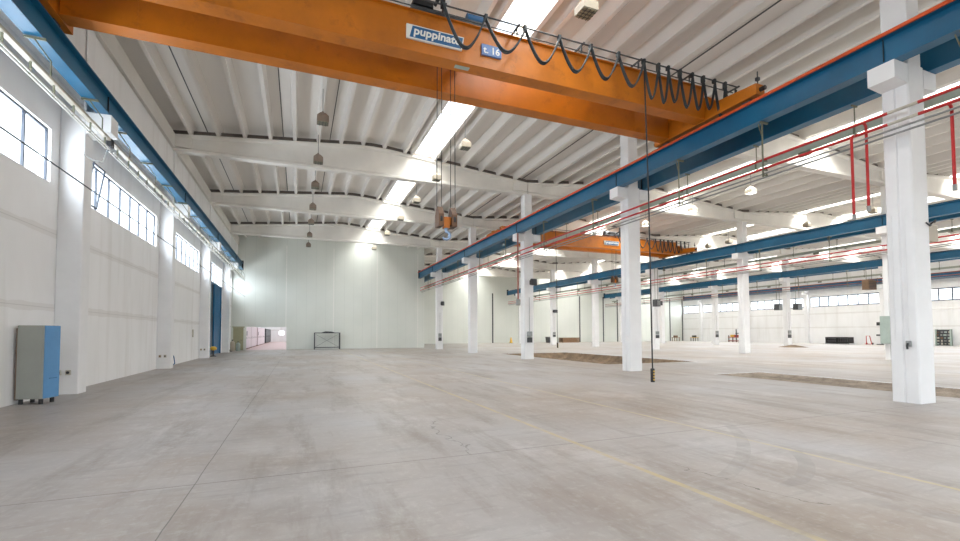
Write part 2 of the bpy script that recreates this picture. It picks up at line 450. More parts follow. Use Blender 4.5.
# ------------------------------------------------------------------ roof: ribbed tiles per bay, skylights
for bi, (a, b) in enumerate(BAYS):
    ye = YB if bi == 0 else YB2
    mb = MB(); sk = SKY[bi]
    ribs = []
    x = -5.18+(a+6.15)
    while x < b-.25:
        if not any(s0-.2 < x < s1+.2 for s0, s1 in sk): ribs.append(x)
        x += 1.221
    for s0, s1 in sk: ribs += [s0-.14, s1+.14]
    cuts = sorted(set([a-.1, b+.1] if bi else [a-.2, b+.1])); cuts = sorted(set(cuts+[(a+b)/2-1.9, (a+b)/2+1.9]+[q for s in sk for q in s]))
    for i in range(len(cuts)-1):
        x0, x1 = cuts[i], cuts[i+1]
        if any(abs(x0-s0) < .01 for s0, s1 in sk): continue
        za, zb = roof_z(x0, (a, b))+.52, roof_z(x1, (a, b))+.52
        mb.prism([(x0, za), (x1, zb), (x1, zb+.12), (x0, za+.12)], 'y', Y0, ye)
    for i, x in enumerate(sorted(ribs)):
        z = roof_z(x, (a, b))
        mb.prism([(x-.075, z), (x+.075, z), (x+.16, z+.54), (x-.16, z+.54)], 'y', Y0, ye)
    # sealed joints between tiles
    co = struct('ceiling' if bi == 0 else 'ceiling_%d' % (bi+1), mb, 'roof')
    jb = MB()
    for k, x in enumerate((-4.57, -.9, 1.57, 9.95, 12.4)):
        xx = x+a+6.15
        if any(s0-.3 < xx < s1+.3 for s0, s1 in sk): continue
        z = roof_z(xx, (a, b))+.512
        jb.box(xx-.02, xx+.02, Y0, ye, z-.012, z+.02)
    jb.box(b-.03, b+.03, Y0, ye, 12.20, 12.25)
    jb.build('tile_joint', 'dark', co)
    for si, (s0, s1) in enumerate(sk):
        z = roof_z((s0+s1)/2, (a, b))+.6
        fr = MB().box(s0, s0+.04, Y0, ye, z-.08, z+.06).box(s1-.04, s1, Y0, ye, z-.08, z+.06)
        y = Y0
        while y < ye: fr.box(s0+.04, s1-.04, y, y+.04, z, z+.05); y += 2.5
        WN[0] += 1
        so = struct('window_%d' % WN[0], fr, 'ltgrey')
        MB().box(s0+.04, s1-.04, Y0, ye, z+.02, z+.03).build('pane', 'glass', so)

# ------------------------------------------------------------------ roof beams
BE = ['white concrete roof beam over the left aisle, %s beyond the big orange crane',
      'white concrete roof beam over the second aisle, %s one beyond the column with red pipes',
      'white concrete roof beam over the third aisle, %s one counted from the front',
      'white concrete roof beam over the window side aisle, %s one counted from the front']
def make_beam(a, b, y, label, grp):
    L0, L1 = a+.02, b-.02
    t = thing('roof_beam', label, 'roof beam', (L0, y, ZBEAM), grp)
    N = 24; top = [(L0+(L1-L0)*i/N, roof_z(L0+(L1-L0)*i/N, (a, b))-.004) for i in range(N+1)]
    # web, thick at both ends
    def web(x0, x1, hw):
        pr = [(x0, ZBEAM+.2)]+[(x1, ZBEAM+.2)]+[q for q in reversed([(x0, roof_z(x0,(a,b))-.12)]+[(p[0], p[1]-.12) for p in top if x0 < p[0] < x1]+[(x1, roof_z(x1,(a,b))-.12)])]
        return MB().prism(pr, 'y', y-hw, y+hw)
    web(L0+1.0, L1-1.0, .08).build('web', 'beam', t)
    e = web(L0, L0+1.0, .22); e.v += []; e.build('end_block', 'beam', t)
    web(L1-1.0, L1, .22).build('end_block', 'beam', t)
    f = MB(); f.prism([(y-.22, ZBEAM), (y+.22, ZBEAM), (y+.22, ZBEAM+.13), (y+.1, ZBEAM+.21), (y-.1, ZBEAM+.21), (y-.22, ZBEAM+.13)], 'x', L0, L1)
    f.build('bottom_flange', 'beam', t)
    g = MB()
    for i in range(N):
        (xa, za), (xb, zb) = top[i], top[i+1]
        pts = lambda x, z: [(x, y-.09, z-.17), (x, y+.09, z-.17), (x, y+.25, z-.10), (x, y+.25, z), (x, y-.25, z), (x, y-.25, z-.10)]
        A = pts(xa, za); B = pts(xb, zb); v = A+B
        fs = [(k, (k+1) % 6, 6+(k+1) % 6, 6+k) for k in range(6)]
        if i == 0: fs.append((5,4,3,2,1,0))
        if i == N-1: fs.append((6,7,8,9,10,11))
        g.add(v, fs)
    g.build('top_flange', 'beam', t)
    q = MB().prism([(p_[0], p_[1]+.005) for p_ in top]+[(p_[0], p_[1]+.26) for p_ in reversed(top)], 'y', y-.06, y+.06)  # dark strip that puts the shadow between the ribs into colour
    q.build('dark_gap_shade', 'gapshade', t)['label'] = 'dark strip painted as the shade between ribs above the beam'
    return t
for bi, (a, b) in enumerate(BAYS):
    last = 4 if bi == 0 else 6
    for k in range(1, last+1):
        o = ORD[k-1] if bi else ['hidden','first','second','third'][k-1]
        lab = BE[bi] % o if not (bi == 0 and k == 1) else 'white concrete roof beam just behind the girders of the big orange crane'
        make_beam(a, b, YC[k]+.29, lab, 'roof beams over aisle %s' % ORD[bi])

# ------------------------------------------------------------------ columns
def grooved(x0, x1, y0, y1, c=.03, g=.035):
    ym = y0+.27
    return [(x0+c,y0),(x1-c,y0),(x1,y0+c),(x1,y1-c),(x1-c,y1),(x0+c,y1),(x0,y1-c),(x0,ym+.03),(x0+g,ym+.01),(x0+g,ym-.01),(x0,ym-.03),(x0,y0+c)]
def make_column(x, y, label, grp, left=True):
    t = thing('concrete_column', label, 'column', (x+CW/2, y+CD/2, 0), grp)
    MB().prism(grooved(x, x+CW, y, y+CD), 'z', 0, 8.28).build('shaft', 'white', t)
    MB().bbox(x+.06, x+CW-.08, y+.01, y+CD, 8.28, ZBEAM).build('upper_shaft', 'white', t)
    for s in (-1, 1):
        xa = x if s < 0 else x+CW; w_ = 1
        MB().prism([(xa, 8.24), (xa+s*.56, 8.24), (xa+s*.56, 7.80), (xa, 7.76)][::s], 'y', y, y+CD).build('corbel', 'white', t)
    return t
NEARC = ['white concrete column closest to the camera, crossed by red pipes and tallest in view',
         'white concrete column standing left of the dangling crane control pendant',
         'white concrete column with two small boxes low down, left of the open soil pit',
         'white concrete column between the boxed column and the slimmest one of the near row',
         'slim white concrete column at the far end of the near row beside the pale back wall']
c0 = make_column(ROW[0], YC[0], NEARC[0], 'columns of the near row')
for k in range(1, 5): copy_tree(c0, (ROW[0]+CW/2, YC[k]+CD/2, 0), NEARC[k])
for r, nm in ((1, 'second'), (2, 'third')):
    for k in range(1, 7):
        if r == 2 and k < 2: continue
        copy_tree(c0, (ROW[r]+CW/2, YC[k]+CD/2, 0), 'white concrete column in the %s row of columns, %s from its far end' % (nm, ORD[6-k]), 'columns of the %s row' % nm)
# left wall pillars
def make_pillar(y, label):
    t = thing('wall_pillar', label, 'pillar', ((XL+XP)/2, y+.27, 0), 'pillars along the window wall')
    MB().bbox(XL+.002, XP, y, y+CD, 0, 8.28).build('shaft', 'white', t)
    MB().bbox(XP-.06, XP-.002, y+.02, y+CD-.02, 8.3, ZBEAM).build('upper_shaft', 'white', t)
    MB().prism([(XP, 8.24), (XP+.6, 8.24), (XP+.6, 7.72), (XP, 7.6)], 'y', y, y+CD).build('corbel', 'white', t)
    return t
p0 = make_pillar(PYS[1], 'white pillar on the window wall right beside the grey and blue cabinet')
for k, l in ((2, 'white pillar on the window wall with a coiled hose at its foot'), (3, 'white pillar on the window wall just before the blue sliding door'), (4, 'white pillar on the window wall between blue door and back wall')):
    copy_tree(p0, ((XL+XP)/2, PYS[k]+.27, 0), l)

# ------------------------------------------------------------------ crane runways
def runway(x, y0, y1, label, side=-1, red=True, joints=(), z0=8.25, z1=8.93, grp='crane runway beams'):
    t = thing('crane_runway', label, 'runway beam', (x, (y0+y1)/2, z0), grp)
    g = MB()
    hw, tf = .17, .035
    g.prism([(x-hw,z0),(x+hw,z0),(x+hw,z0+tf),(x+.02,z0+tf),(x+.02,z1-tf),(x+hw,z1-tf),(x+hw,z1),(x-hw,z1),(x-hw,z1-tf),(x-.02,z1-tf),(x-.02,z0+tf),(x-hw,z0+tf)], 'y', y0, y1)
    g.build('girder', 'blue', t)
    for y in joints:
        MB().box(x-hw*.35, x+hw*.35, y-.006, y+.006, z0+.005, z1-.005).build('splice_plate', 'black', t)
    MB().prism([(x-.04,z1),(x+.04,z1),(x+.03,z1+.07),(x-.03,z1+.07)], 'y', y0, y1).build('rail', 'black', t)
    if red:
        xs = x+side*(hw+.005)
        MB().box(min(xs, xs+side*.05), max(xs, xs+side*.05), y0, y1, z1-.03, z1+.05).build('conductor_strip', 'railred', t)
    m = MB().box(x-.16, x+.16, y1-.06, y1+.02, z0-.02, z1+.28); m.build('end_stop', 'black', t)
    return t
JN = [y+CD/2 for y in YC]
runway(-5.47, Y0, 51.4, 'dark blue runway beam along the window wall, resting on white wall corbels', 1, False, [y+.27 for y in PYS])
runway(13.34, Y0, 52.0, 'blue runway beam with orange strip on the near row, carrying the big crane', -1, True, JN[:5])
runway(14.79, Y0, 70.0, 'dark blue runway beam on the back side of the near column row', 1, False, JN)
runway(33.58, Y0, 70.0, 'blue runway beam on the near side of the second column row', -1, False, JN)
runway(35.00, Y0, 70.0, 'blue runway beam on the far side of the second column row', 1, False, JN)
runway(53.88, Y0, 70.0, 'blue runway beam on the near side of the third column row', -1, False, JN)
runway(55.30, Y0, 70.0, 'blue runway beam on the far side of the third column row', 1, False, JN)
runway(74.4-.66, Y0, 70.0, 'short looking blue runway beam just in front of the far strip windows', -1, False, JN)

# ------------------------------------------------------------------ overhead cranes
def crane(ox, oy, label, tx, sx, px, hz, detail, pend_z, name_lbls):
    """tx trolley shift, sx sign shift, px pendant x, hz hook shift (z)"""
    t = thing('overhead_crane', label, 'crane', (ox+3.95, oy+12.4, 9.1), 'overhead travelling cranes')
    xa, xb = ox-5.25, ox+13.12
    def girder(y0, y1):
        g = MB(); z0, z1 = 9.15, 10.26
        g.box(xa, xb, oy+y0+.03, oy+y1-.03, z0+.02, z1-.02)
        g.box(xa, xb, oy+y0, oy+y1, z0, z0+.02); g.box(xa, xb, oy+y0-.05, oy+y1+.05, z1-.02, z1)
        for k in range(6): g.box(xa+1.5+k*3.05, xa+1.508+k*3.05, oy+y0+.026, oy+y0+.03, z0+.03, z1-.03)
        return g
    girder(11.35, 11.8).build('girder', 'orange', t)
    fg = girder(13.0, 13.45).build('girder', 'orange', t)
    # trolley rails on girders
    for y in (11.6, 13.2): MB().box(xa+.3, xb-.3, oy+y-.03, oy+y+.03, 10.26, 10.32).build('trolley_rail', 'dark', t)
    # end trucks on the runway rails
    for xc in (ox-5.47, ox+13.34):
        tb = MB(); x0, x1 = xc-.19, xc+.19
        pr = [(oy+9.5, 9.13), (oy+13.8, 9.13), (oy+13.8, 9.5), (oy+13.5, 9.95), (oy+11.3, 9.95), (oy+10.9, 9.58), (oy+9.5, 9.47)]
        tb.prism(pr, 'x', x0, x1)
        k_ = tb.build('end_truck', 'orange', t)
        for y in (9.95, 13.35): MB().tube([(xc-.06, oy+y, 9.16), (xc+.06, oy+y, 9.16)], .158, 16).build('wheel', 'dark', k_)
        for y, s in ((9.5, -1), (13.8, 1)):
            MB().cyl((xc, oy+y, 9.3), (xc, oy+y+s*.16, 9.3), .07).build('buffer', 'black', k_)
        MB().cyl((xc+.05, oy+9.62, 9.47), (xc+.05, oy+9.62, 9.95), .018).box(xc+.0, xc+.1, oy+9.57, oy+9.67, 9.66, 9.76).build('limit_switch', 'dark', k_)
    # hoist trolley
    hx = ox+tx
    tr = MB()
    for y in (11.45, 13.05): tr.box(hx+2.7, hx+5.0, oy+y, oy+y+.3, 10.33, 10.50)
    for x in (2.75, 4.75): tr.box(hx+x, hx+x+.2, oy+11.75, oy+13.05, 10.36, 10.5)
    T = tr.build('hoist_trolley', 'dark', t)
    MB().tube([(hx+3.0, oy+12.55, 10.72), (hx+4.4, oy+12.55, 10.72)], .26, 18).build('drum', 'dark', T)
    MB().tube([(hx+4.3, oy+11.55, 10.58), (hx+4.78, oy+11.55, 10.58)], .13, 12).build('motor', 'signblue', T)
    MB().bbox(hx+2.75, hx+3.3, oy+11.4, oy+11.75, 10.5, 10.68).build('gearbox', 'black', T)
    MB().tube([(hx+3.3, oy+11.3, 10.5), (hx+3.42, oy+10.95, 10.66)], .05, 8).box(hx+3.36, hx+3.46, oy+10.86, oy+10.98, 10.2, 11.0).build('towing_arm', 'black', T)
    # ropes and hook block
    hx2 = hx+3.97; hy = oy+12.4
    zt, zb = 10.6, 5.35+hz
    for dx in (-.28, -.14, .14, .28): MB().cyl((hx2+dx*.96, hy, zt), (hx2+dx, hy, zb), .011, 6).build('rope', 'black', t)
    hb = MB()
    hb.cbox((hx2, hy, 4.98+hz), (.30, .16, .22)); hb.cbox((hx2, hy, 4.84+hz), (.16, .2, .14))
    H = hb.build('hook_block', 'orange', t)
    for s in (-1, 1):
        cx = hx2+s*.2
        pr = [(hy-.05, 5.38+hz), (hy+.05, 5.38+hz), (hy+.2, 5.15+hz), (hy+.2, 4.8+hz), (hy-.2, 4.8+hz), (hy-.2, 5.15+hz)]
        MB().prism(pr, 'x', cx-.075, cx+.075).build('sheave_guard', 'orange_dark', H)
        MB().tube([(cx-.03, hy, 5.0+hz), (cx+.03, hy, 5.0+hz)], .215, 18).build('sheave', 'black', H)
    pts = [(hx2, hy, 4.78+hz), (hx2, hy, 4.68+hz)]
    for k in range(11):
        a = radians(100-k*26); pts.append((hx2+.115*cos(a)*1.0, hy, 4.56+hz+.115*sin(a)))
    MB().tube(pts, [.035,.035]+[.04,.042,.045,.05,.05,.05,.047,.043,.038,.03,.016], 8).build('hook', 'steelhook', H)
    MB().tube([(hx2-.05, hy, 4.8+hz), (hx2+.05, hy, 4.8+hz)], .07, 12).build('swivel_nut', 'steelhook', H)
    # festoon rails, arms, cable loops
    fy = oy+10.9
    fr = MB().cyl((ox-4.6, fy, 10.27), (ox+14.15, fy, 10.27), .022, 6); F = fr.build('festoon_rail', 'dark', t)
    MB().cyl((ox-4.6, fy+.1, 10.10), (ox+14.05, fy+.1, 10.10), .016, 6).build('lower_rail', 'dark', F)
    for k in range(9):
        x = ox-2.95+k*2.14
        MB().box(x-.025, x+.025, fy-.06, oy+11.4, 10.26, 10.30).box(x-.02, x+.02, fy+.08, fy+.12, 10.06, 10.3).build('rail_arm', 'dark', F)
    def loop(x0, x1, zp, zb, nm='festoon_loop', r=.028):
        m = MB()
        for q in ((0, .0), (.045, .03)):
            P = []
            for i in range(15):
                u = i/14; s = 2*u-1
                P.append((x0+(x1-x0)*(u+.07*sin(2*pi*u)), fy-.03-q[0], zp-(zp-zb-q[1])*(1-abs(s)**2.6)))
            m.tube(P, r, 6)
        m.box(x0-.04, x0+.04, fy-.09, fy+.03, zp-.03, 10.29)
        m.build(nm, 'rubber', t)
    pk = [(3.41, 10.25), (4.6, 10.17), (5.79, 10.2), (6.9, 10.2), (7.99, 10.19), (9.0, 10.19), (9.98, 10.18)]
    bt = [9.22, 9.38, 9.33, 9.32, 9.33, 9.31]
    n0 = 0
    if tx > 1: n0 = 2
    for i in range(n0, 6): loop(ox+pk[i][0]+.0, ox+pk[i+1][0], pk[i][1], bt[i])
    pk2 = [9.98, 10.57, 10.97, 11.47, 12.0, 12.49, 13.0, 13.5, 14.0]
    for i in range(len(pk2)-1): loop(ox+pk2[i], ox+pk2[i+1], 10.19 if i % 2 == 0 else 10.1, [9.05, 9.02, 9.1][i % 3]+.12*random.random(), r=.024)
    # name plate and load plate on the near girder
    gy = oy+11.33
    sg = MB().prism([(ox+sx+2.54, 9.46), (ox+sx+4.08, 9.46), (ox+sx+4.14, 9.83), (ox+sx+2.54, 9.83)], 'y', gy-.02, gy+.045).build('name_plate', 'signwhite', t)
    MB().prism([(ox+sx+2.62, 9.49), (ox+sx+4.05, 9.49), (ox+sx+4.11, 9.80), (ox+sx+2.70, 9.80)], 'y', gy-.026, gy-.02).build('blue_field', 'signblue', sg)
    def letters(txt, x0, w, z0, size, sh, par, mat, bold):
        vs, fs = text_mb(txt, size, sh, bold)
        mx = max(v[0] for v in vs); mn = min(v[0] for v in vs); k = w/(mx-mn)
        m = MB(); m.add([(x0+(v[0]-mn)*k, gy-.03-v[2], z0+v[1]) for v in vs], [tuple(f) for f in fs])
        return m.build('lettering', mat, par)
    letters('puppinato', ox+sx+2.72, 1.33, 9.585, .30, .12, sg, 'signwhite', .008)
    s2 = MB().box(ox+sx+4.67, ox+sx+5.27, gy-.02, gy+.045, 9.50, 9.80).build('load_plate', 'signpale', t)
    letters('t. 16', ox+sx+4.71, .50, 9.55, .27, .0, s2, 'signwhite', .006)
    MB().cbox((ox+sx+4.17, oy+11.58, 9.142), (.42, .14, .015)).build('small_plate', 'greengrey', t)
    # pendant control
    pc = MB().tube([(px, oy+11.0, 10.2), (px, oy+10.9, 6), (px+.04, oy+10.9, pend_z+.4)], .022, 8).build('pendant_cable', 'black', t)
    pb = MB().bbox(px-.05+.04, px+.05+.04, oy+10.85, oy+10.95, pend_z, pend_z+.42, .015).build('control_box', 'black', pc)
    b_ = MB()
    for k in range(4): b_.cyl((px+.04, oy+10.85, pend_z+.08+k*.085), (px+.04, oy+10.83, pend_z+.08+k*.085), .024, 10)
    b_.build('button', 'yellow', pb)
    return t
crane(0, 0, 'big orange overhead crane with two girders spanning the left aisle near the camera', 0, 0, 10.12, 0, True, .19, None)
crane(20.25, 20.93, 'smaller looking orange overhead crane spanning the second aisle behind the columns', 2.6, 2.1, 19.75, 1.5, True, .5, None)

# ------------------------------------------------------------------ pipe runs under the runways
def pipe_run(x, y0, y1, label, hy, drops, red='red', z=(7.06, 6.78, 6.62, 6.54), cross=None):
    t = thing('pipe_run', label, 'pipes', (x, (y0+y1)/2, 6.5), 'pipe runs hung from the runways')
    for i, zz in enumerate(z):
        r = .04 if i < 2 else .026
        xo = x+(0 if i != 3 else .12)
        if i < 2 and cross:
            for (a, b) in ((y0, cross[0]), (cross[1], y1)): MB().cyl((xo, a, zz), (xo, b, zz), r, 8).build('red_pipe', red, t)
            MB().cyl((xo, cross[0], zz), (xo, cross[1], zz), r*.99, 8).build('white_painted_length', 'ltgrey', t)
        else: MB().cyl((xo, y0, zz), (xo, y1, zz), r, 8).build('red_pipe' if i < 2 else 'grey_pipe', red if i < 2 else 'grey', t)
    for y in hy:
        h = MB()
        h.box(x-.10, x-.07, y-.02, y+.02, 6.5, 8.23); h.tube([(x-.085, y+.12, 8.2), (x-.085, y, 7.72)], .014, 5)
        for zz in z[:3]: h.box(x-.10, x+.10, y-.02, y+.02, zz-.075, zz-.05); h.box(x+.06, x+.085, y-.02, y+.02, zz-.05, zz+.03)
        h.box(x-.14, x+.16, y-.03, y+.03, 8.18, 8.23)
        h.build('hanger', 'hangsteel', t)
    for (y, zb, src, sx) in drops:
        zt = z[src]
        P = [(x, y-.0, zt)]+[(x+sx*.16*sin(radians(a)), y, zt-.16*(1-cos(radians(a)))) for a in (30, 60, 90)]
        P = [(x, y, zt), (x+sx*.10, y, zt-.01), (x+sx*.15, y, zt-.06), (x+sx*.16, y, zt-.14), (x+sx*.16, y, zb)]
        dp = MB().tube(P, .033, 8).build('drop_pipe', red, t)
        MB().cyl((x+sx*.16, y, zb-.14), (x+sx*.16, y, zb), .045, 8).cyl((x+sx*.16-.08, y, zb-.02), (x+sx*.16+.08, y, zb-.02), .015, 6).build('valve', 'grey', dp)
    return t
pr0 = pipe_run(13.34, -2, 51.6, 'two red pipes and thin grey ones hung below the near row runway beam', [1.5, 4.9, 9.42, 12.7, 18.0, 22.7, 27.9, 32.7, 37.9, 42.7, 47.9],
         [(7.0, 4.72, 1, -1), (6.84, 4.93, 0, 1), (5.22, 4.98, 1, 1)], cross=(5.72, 6.30))
pipe_run(33.58, -2, 69.8, 'red and grey pipes hung below the second row blue runway beam', [9.4+3.3*k*1.5 for k in range(12)], [])
pipe_run(53.88, -2, 69.8, 'faded red pipes hung below the third row blue runway beam', [9.4+5*k for k in range(12)], [(27.4, 7.13, 0, -1), (26.7, 7.13, 1, -1)], red='rust')
def busbar(x, y0, y1, label, z=7.5):
    t = thing('busbar_trunking', label, 'busbar', (x, (y0+y1)/2, z), 'grey busbar trunking under the back runways')
    MB().box(x-.04, x+.04, y0, y1, z-.09, z+.09).build('trunking', 'trunk', t)
    y = y0+.8; i = 0
    while y < y1-1:
        h = MB().box(x-.012, x+.012, y-.012, y+.012, z+.09, 8.23).box(x-.05, x+.05, y-.03, y+.03, z-.11, z+.11)
        h.box(x-.12, x+.12, y-.02, y+.02, 8.19, 8.23)
        h.build('hanger', 'hangsteel', t)
        if i % 2 == 0: MB().bbox(x-.06, x+.06, y+1.2, y+1.55, z-.22, z-.08, .01).build('tap_box', 'hangsteel', t)
        y += 2.98; i += 1
    return t
busbar(14.79, 1.0, 69.5, 'grey busbar trunking hung below the back runway of the near column row')
busbar(35.00, 1.0, 69.5, 'pale grey busbar trunking hung below the far runway of the second row', 7.6)
busbar(55.30, 1.0, 69.5, 'grey busbar trunking hung below the far runway of the third row', 7.6)

# conductor channels along the window wall
def channel(y0, y1, label, x=-5.15, z=7.32):
    t = thing('conductor_channel', label, 'conductor rail', (x, (y0+y1)/2, z), 'conductor channels along the window wall')
    MB().prism([(x-.06, z-.035), (x+.06, z-.035), (x+.06, z+.035), (x-.06, z+.035)], 'y', y0, y1).build('upper_channel', 'ltgrey', t)
    MB().cyl((x-.05, y0, z-.27), (x-.05, y1, z-.27), .022, 8).build('lower_tube', 'signwhite', t)
    MB().cyl((x+.05, y0, z-.29), (x+.05, y1, z-.29), .022, 8).build('lower_tube', 'signwhite', t)
    y = y0+.45
    while y < y1-.2:
        h = MB().box(x-.018, x+.018, y-.012, y+.012, z-.3, z-.03); h.build('spacer', 'hangsteel', t); y += .95
    y = y0+1.5
    while y < y1:
        h = MB().tube([(x, y, z+.03), (x, y, z+.42), (x-.32, y, z+.9)], .016, 5)
        h.box(x-.48, x-.1, y-.025, y+.025, 8.18, 8.23); h.tube([(x-.12, y, 8.19), (x-.32, y+.0, z+.9)], .014, 5)
        h.build('bracket', 'hangsteel', t); y += 2.8
    return t
channel(-3, 15.75, 'pale conductor channel with bright tubes along the near end of window wall')
channel(16.0, 51.2, 'pale conductor channel with bright tubes running on to the back wall')
jb = thing('junction_box', 'small black junction box hung where the pale conductor channels meet', 'junction box', (-5.15, 15.87, 7.2))
MB().bbox(-5.22, -5.08, 15.78, 15.98, 7.13, 7.37, .015).build('case', 'black', jb)
MB().tube([(-5.2, 15.9, 7.13), (-5.35, 16.0, 6.72), (-5.6, 16.0, 6.75), (-5.86, 16.2, 6.95)], .012, 6).build('cable', 'grey', jb)
wr_ = MB().cyl((-5.2, -2, 5.57), (-5.2, 52.28, 5.57), .016, 6).build('tension_cable', 'winframe', loc=(-5.2, 25, 5.57))
tag(wr_, 'thin dark steel cable stretched along the window wall in front of the pillars', 'cable')

# ------------------------------------------------------------------ hanging lamps
def lamp(x, y, label, grp, case='lamphood', lens='lamplens', z=11.0, bay=BAYS[0]):
    t = thing('pendant_lamp', label, 'lamp', (x, y, z), grp)
    zc = roof_z(x, bay)+.5
    MB().cyl((x, y, z+.3), (x, y, zc), .012, 6).cyl((x, y, zc-.05), (x, y, zc), .05, 8).build('rod', 'dark', t)
    w = .24
    c = MB()
    v = [(x-w,y-w,z-.16),(x+w,y-w,z-.16),(x+w,y+w,z-.16),(x-w,y+w,z-.16),(x-w,y-w,z+.08),(x+w,y-w,z+.08),(x+w,y+w,z+.08),(x-w,y+w,z+.08),(x-.1,y-.1,z+.26),(x+.1,y-.1,z+.26),(x+.1,y+.1,z+.26),(x-.1,y+.1,z+.26)]
    c.add(v, [(0,1,5,4),(1,2,6,5),(2,3,7,6),(3,0,4,7),(4,5,9,8),(5,6,10,9),(6,7,11,10),(7,4,8,11),(8,9,10,11),(3,2,1,0)])
    c.cyl((x, y, z+.25), (x, y, z+.34), .05, 8)
    c.build('housing', case, t)
    g = MB().box(x-w+.03, x+w-.03, y-w+.03, y+w-.03, z-.185, z-.161); G = g.build('lens', lens, t)
    r = MB()
    for k in (-.12, 0, .12): r.box(x+k-.008, x+k+.008, y-w+.02, y+w-.02, z-.197, z-.186); r.box(x-w+.02, x+w-.02, y+k-.008, y+k+.008, z-.197, z-.186)
    r.build('wire_guard', 'dark', G)
    return t
LY = [20.25, 25.1, 29.6, 34.75, 39.6, 44.8, 50.0]
for i, y in enumerate(LY):
    lamp(.88, y, 'brown hooded lamp hanging on a rod left of the skylight, %s beyond the crane' % ORD[i], 'lamps left of the skylight')
for i, y in enumerate([10.45, 20.5, 25.45, 30.35, 35.5, 41.5, 49.2]):
    l = 'cream lamp with square grid lens in front of the crane, top of the photo' if i == 0 else 'cream square grid lamp right of the skylight, %s beyond the crane' % ORD[i-1]
    t = lamp(7.55, y, l, 'lamps right of the skylight', 'lampwhite')
for i, y in enumerate([20.4, 25.1, 30.0]):
    lamp(27.5, y, 'lit white lamp under the second aisle roof, %s one seen above the blue beams' % ORD[i], 'lit lamps of the second aisle', 'lampwhite', 'lamplit', bay=BAYS[1])
for i, y in enumerate([20.4, 25.2, 32.8, 35.3]):
    lamp(40.8, y, 'dark lensed lamp under the third aisle roof, %s from the camera end' % ORD[i], 'dark lamps of the third aisle', 'lampwhite', bay=BAYS[2])

# ------------------------------------------------------------------ things along the left wall
cb = thing('metal_cabinet', 'grey and blue metal cabinet on small black feet leaning at the window wall', 'cabinet', (-6.05, 14.65, 0))
ca = radians(-14); cc = (-6.05, 14.65)
CS = .03
MB().bbox(-6.31, -5.72, 14.24, 14.72, .13, 1.93, .012).rot(cc, ca).move(CS).build('body', 'cabgrey', cb)
MB().box(-5.72, -5.70, 14.25, 14.72, .14, 1.925).rot(cc, ca).move(CS).build('side_panel', 'cabblue', cb)
MB().box(-6.29, -5.74, 14.225, 14.24, .15, 1.91).rot(cc, ca).move(CS).build('door', 'cabgrey', cb)
MB().box(-6.345, -6.312, 14.26, 14.70, .10, 1.86).rot(cc, ca).move(CS).build('back_board', 'brown', cb)
MB().cbox((-5.695, 14.52, .62), (.01, .24, .015)).rot(cc, ca).move(CS).build('slot', 'signblue', cb)
for (x, y) in ((-6.24, 14.31), (-5.80, 14.31), (-5.80, 14.65), (-6.24, 14.65)):
    MB().cyl((x, y, 0), (x, y, .13), .045, 8).rot(cc, ca).move(CS).build('foot', 'black', cb)
def socket(x, y, z, face, label, w=.11, h=.14, mat='dark', grp='wall sockets on the pillars'):
    o = MB()
    if face == 'y': o.bbox(x-w/2, x+w/2, y-.06, y, z-h/2, z+h/2, .01)
    else: o.bbox(x-.06, x, y-w/2, y+w/2, z-h/2, z+h/2, .01)
    t = thing('wall_socket', label, 'socket', (x, y, z), grp)
    o.build('case', 'ltgrey', t)
    c = MB().cyl((x, y-.075, z), (x, y-.06, z), w*.36, 10) if face == 'y' else MB().cyl((x-.075, y, z), (x-.06, y, z), w*.36, 10)
    c.build('cover', mat, t); return t
for k, nm in ((1, 'the pillar beside the cabinet'), (2, 'the pillar with the hose'), (3, 'the pillar before the blue door')):
    socket(-6.29, PYS[k], .62, 'y', 'small wall socket low on %s, nearer the wall' % nm, mat='brown')
    socket(-6.08, PYS[k], .62, 'y', 'small wall socket low on %s, nearer the aisle' % nm)
socket(XL+.06, 34.2, 1.75, 'x', 'dark switch box on the wall panel before the blue door', .2, .5, grp='switch boxes')
hs = thing('water_hose', 'dark hose looped down from a tap beside the second wall pillar', 'hose', (-6.2, 27.4, 0))
P = [(-6.38, 27.1, 1.02), (-6.3, 27.3, 1.05), (-6.2, 27.7, .85), (-6.1, 28.0, .5), (-6.08, 28.1, .15), (-6.15, 27.9, .03), (-6.25, 27.5, .03), (-6.28, 27.2, .03)]
MB().tube(P, .025, 8).build('tube', 'signblue', hs)
MB().cyl((-6.41, 27.1, .2), (-6.41, 27.1, 1.2), .02, 8).build('riser', 'red', hs)
MB().cyl((-6.43, 27.1, 1.02), (-6.33, 27.1, 1.02), .03, 8).build('tap', 'ltgrey', hs)
yb = thing('bollard', 'small yellow bollard base standing in front of the blue sliding door', 'bollard', (-5.95, 38.9, 0))
MB().lathe((-5.95, 38.9, 0), [(.2, 0), (.2, .05), (.07, .08), (.05, .42), (.07, .46)], 14).build('body', 'dark', yb)
MB().lathe((-5.95, 38.9, .46), [(.07, 0), (.2, .05), (.23, .16), (.18, .26), (.1, .3)], 14).build('cap', 'yellow', yb)
for i, (x, y, h, l) in enumerate(((-5.95, 49.4, 1.15, 'tall white gas bottle on the floor by the far left pillar'), (-5.55, 50.2, .95, 'short cream gas bottle standing before the olive door'))):
    b = thing('gas_bottle', l, 'bottle', (x, y, 0), 'bottles in the far left corner')
    MB().lathe((x, y, 0), [(.19, 0), (.2, .05), (.2, h*.7), (.17, h*.8), (.07, h*.88), (.05, h*.9)], 14).build('body', 'lampwhite' if i == 0 else 'greengrey', b)
    MB().lathe((x, y, h*.9), [(.04, 0), (.06, .03), (.06, .09), (.02, h*.1)], 10).build('valve', 'dark', b)
hd = thing('hand_truck', 'dark hand truck leaning on the last wall pillar beside white bottle', 'hand truck', (-6.0, 48.3, 0))
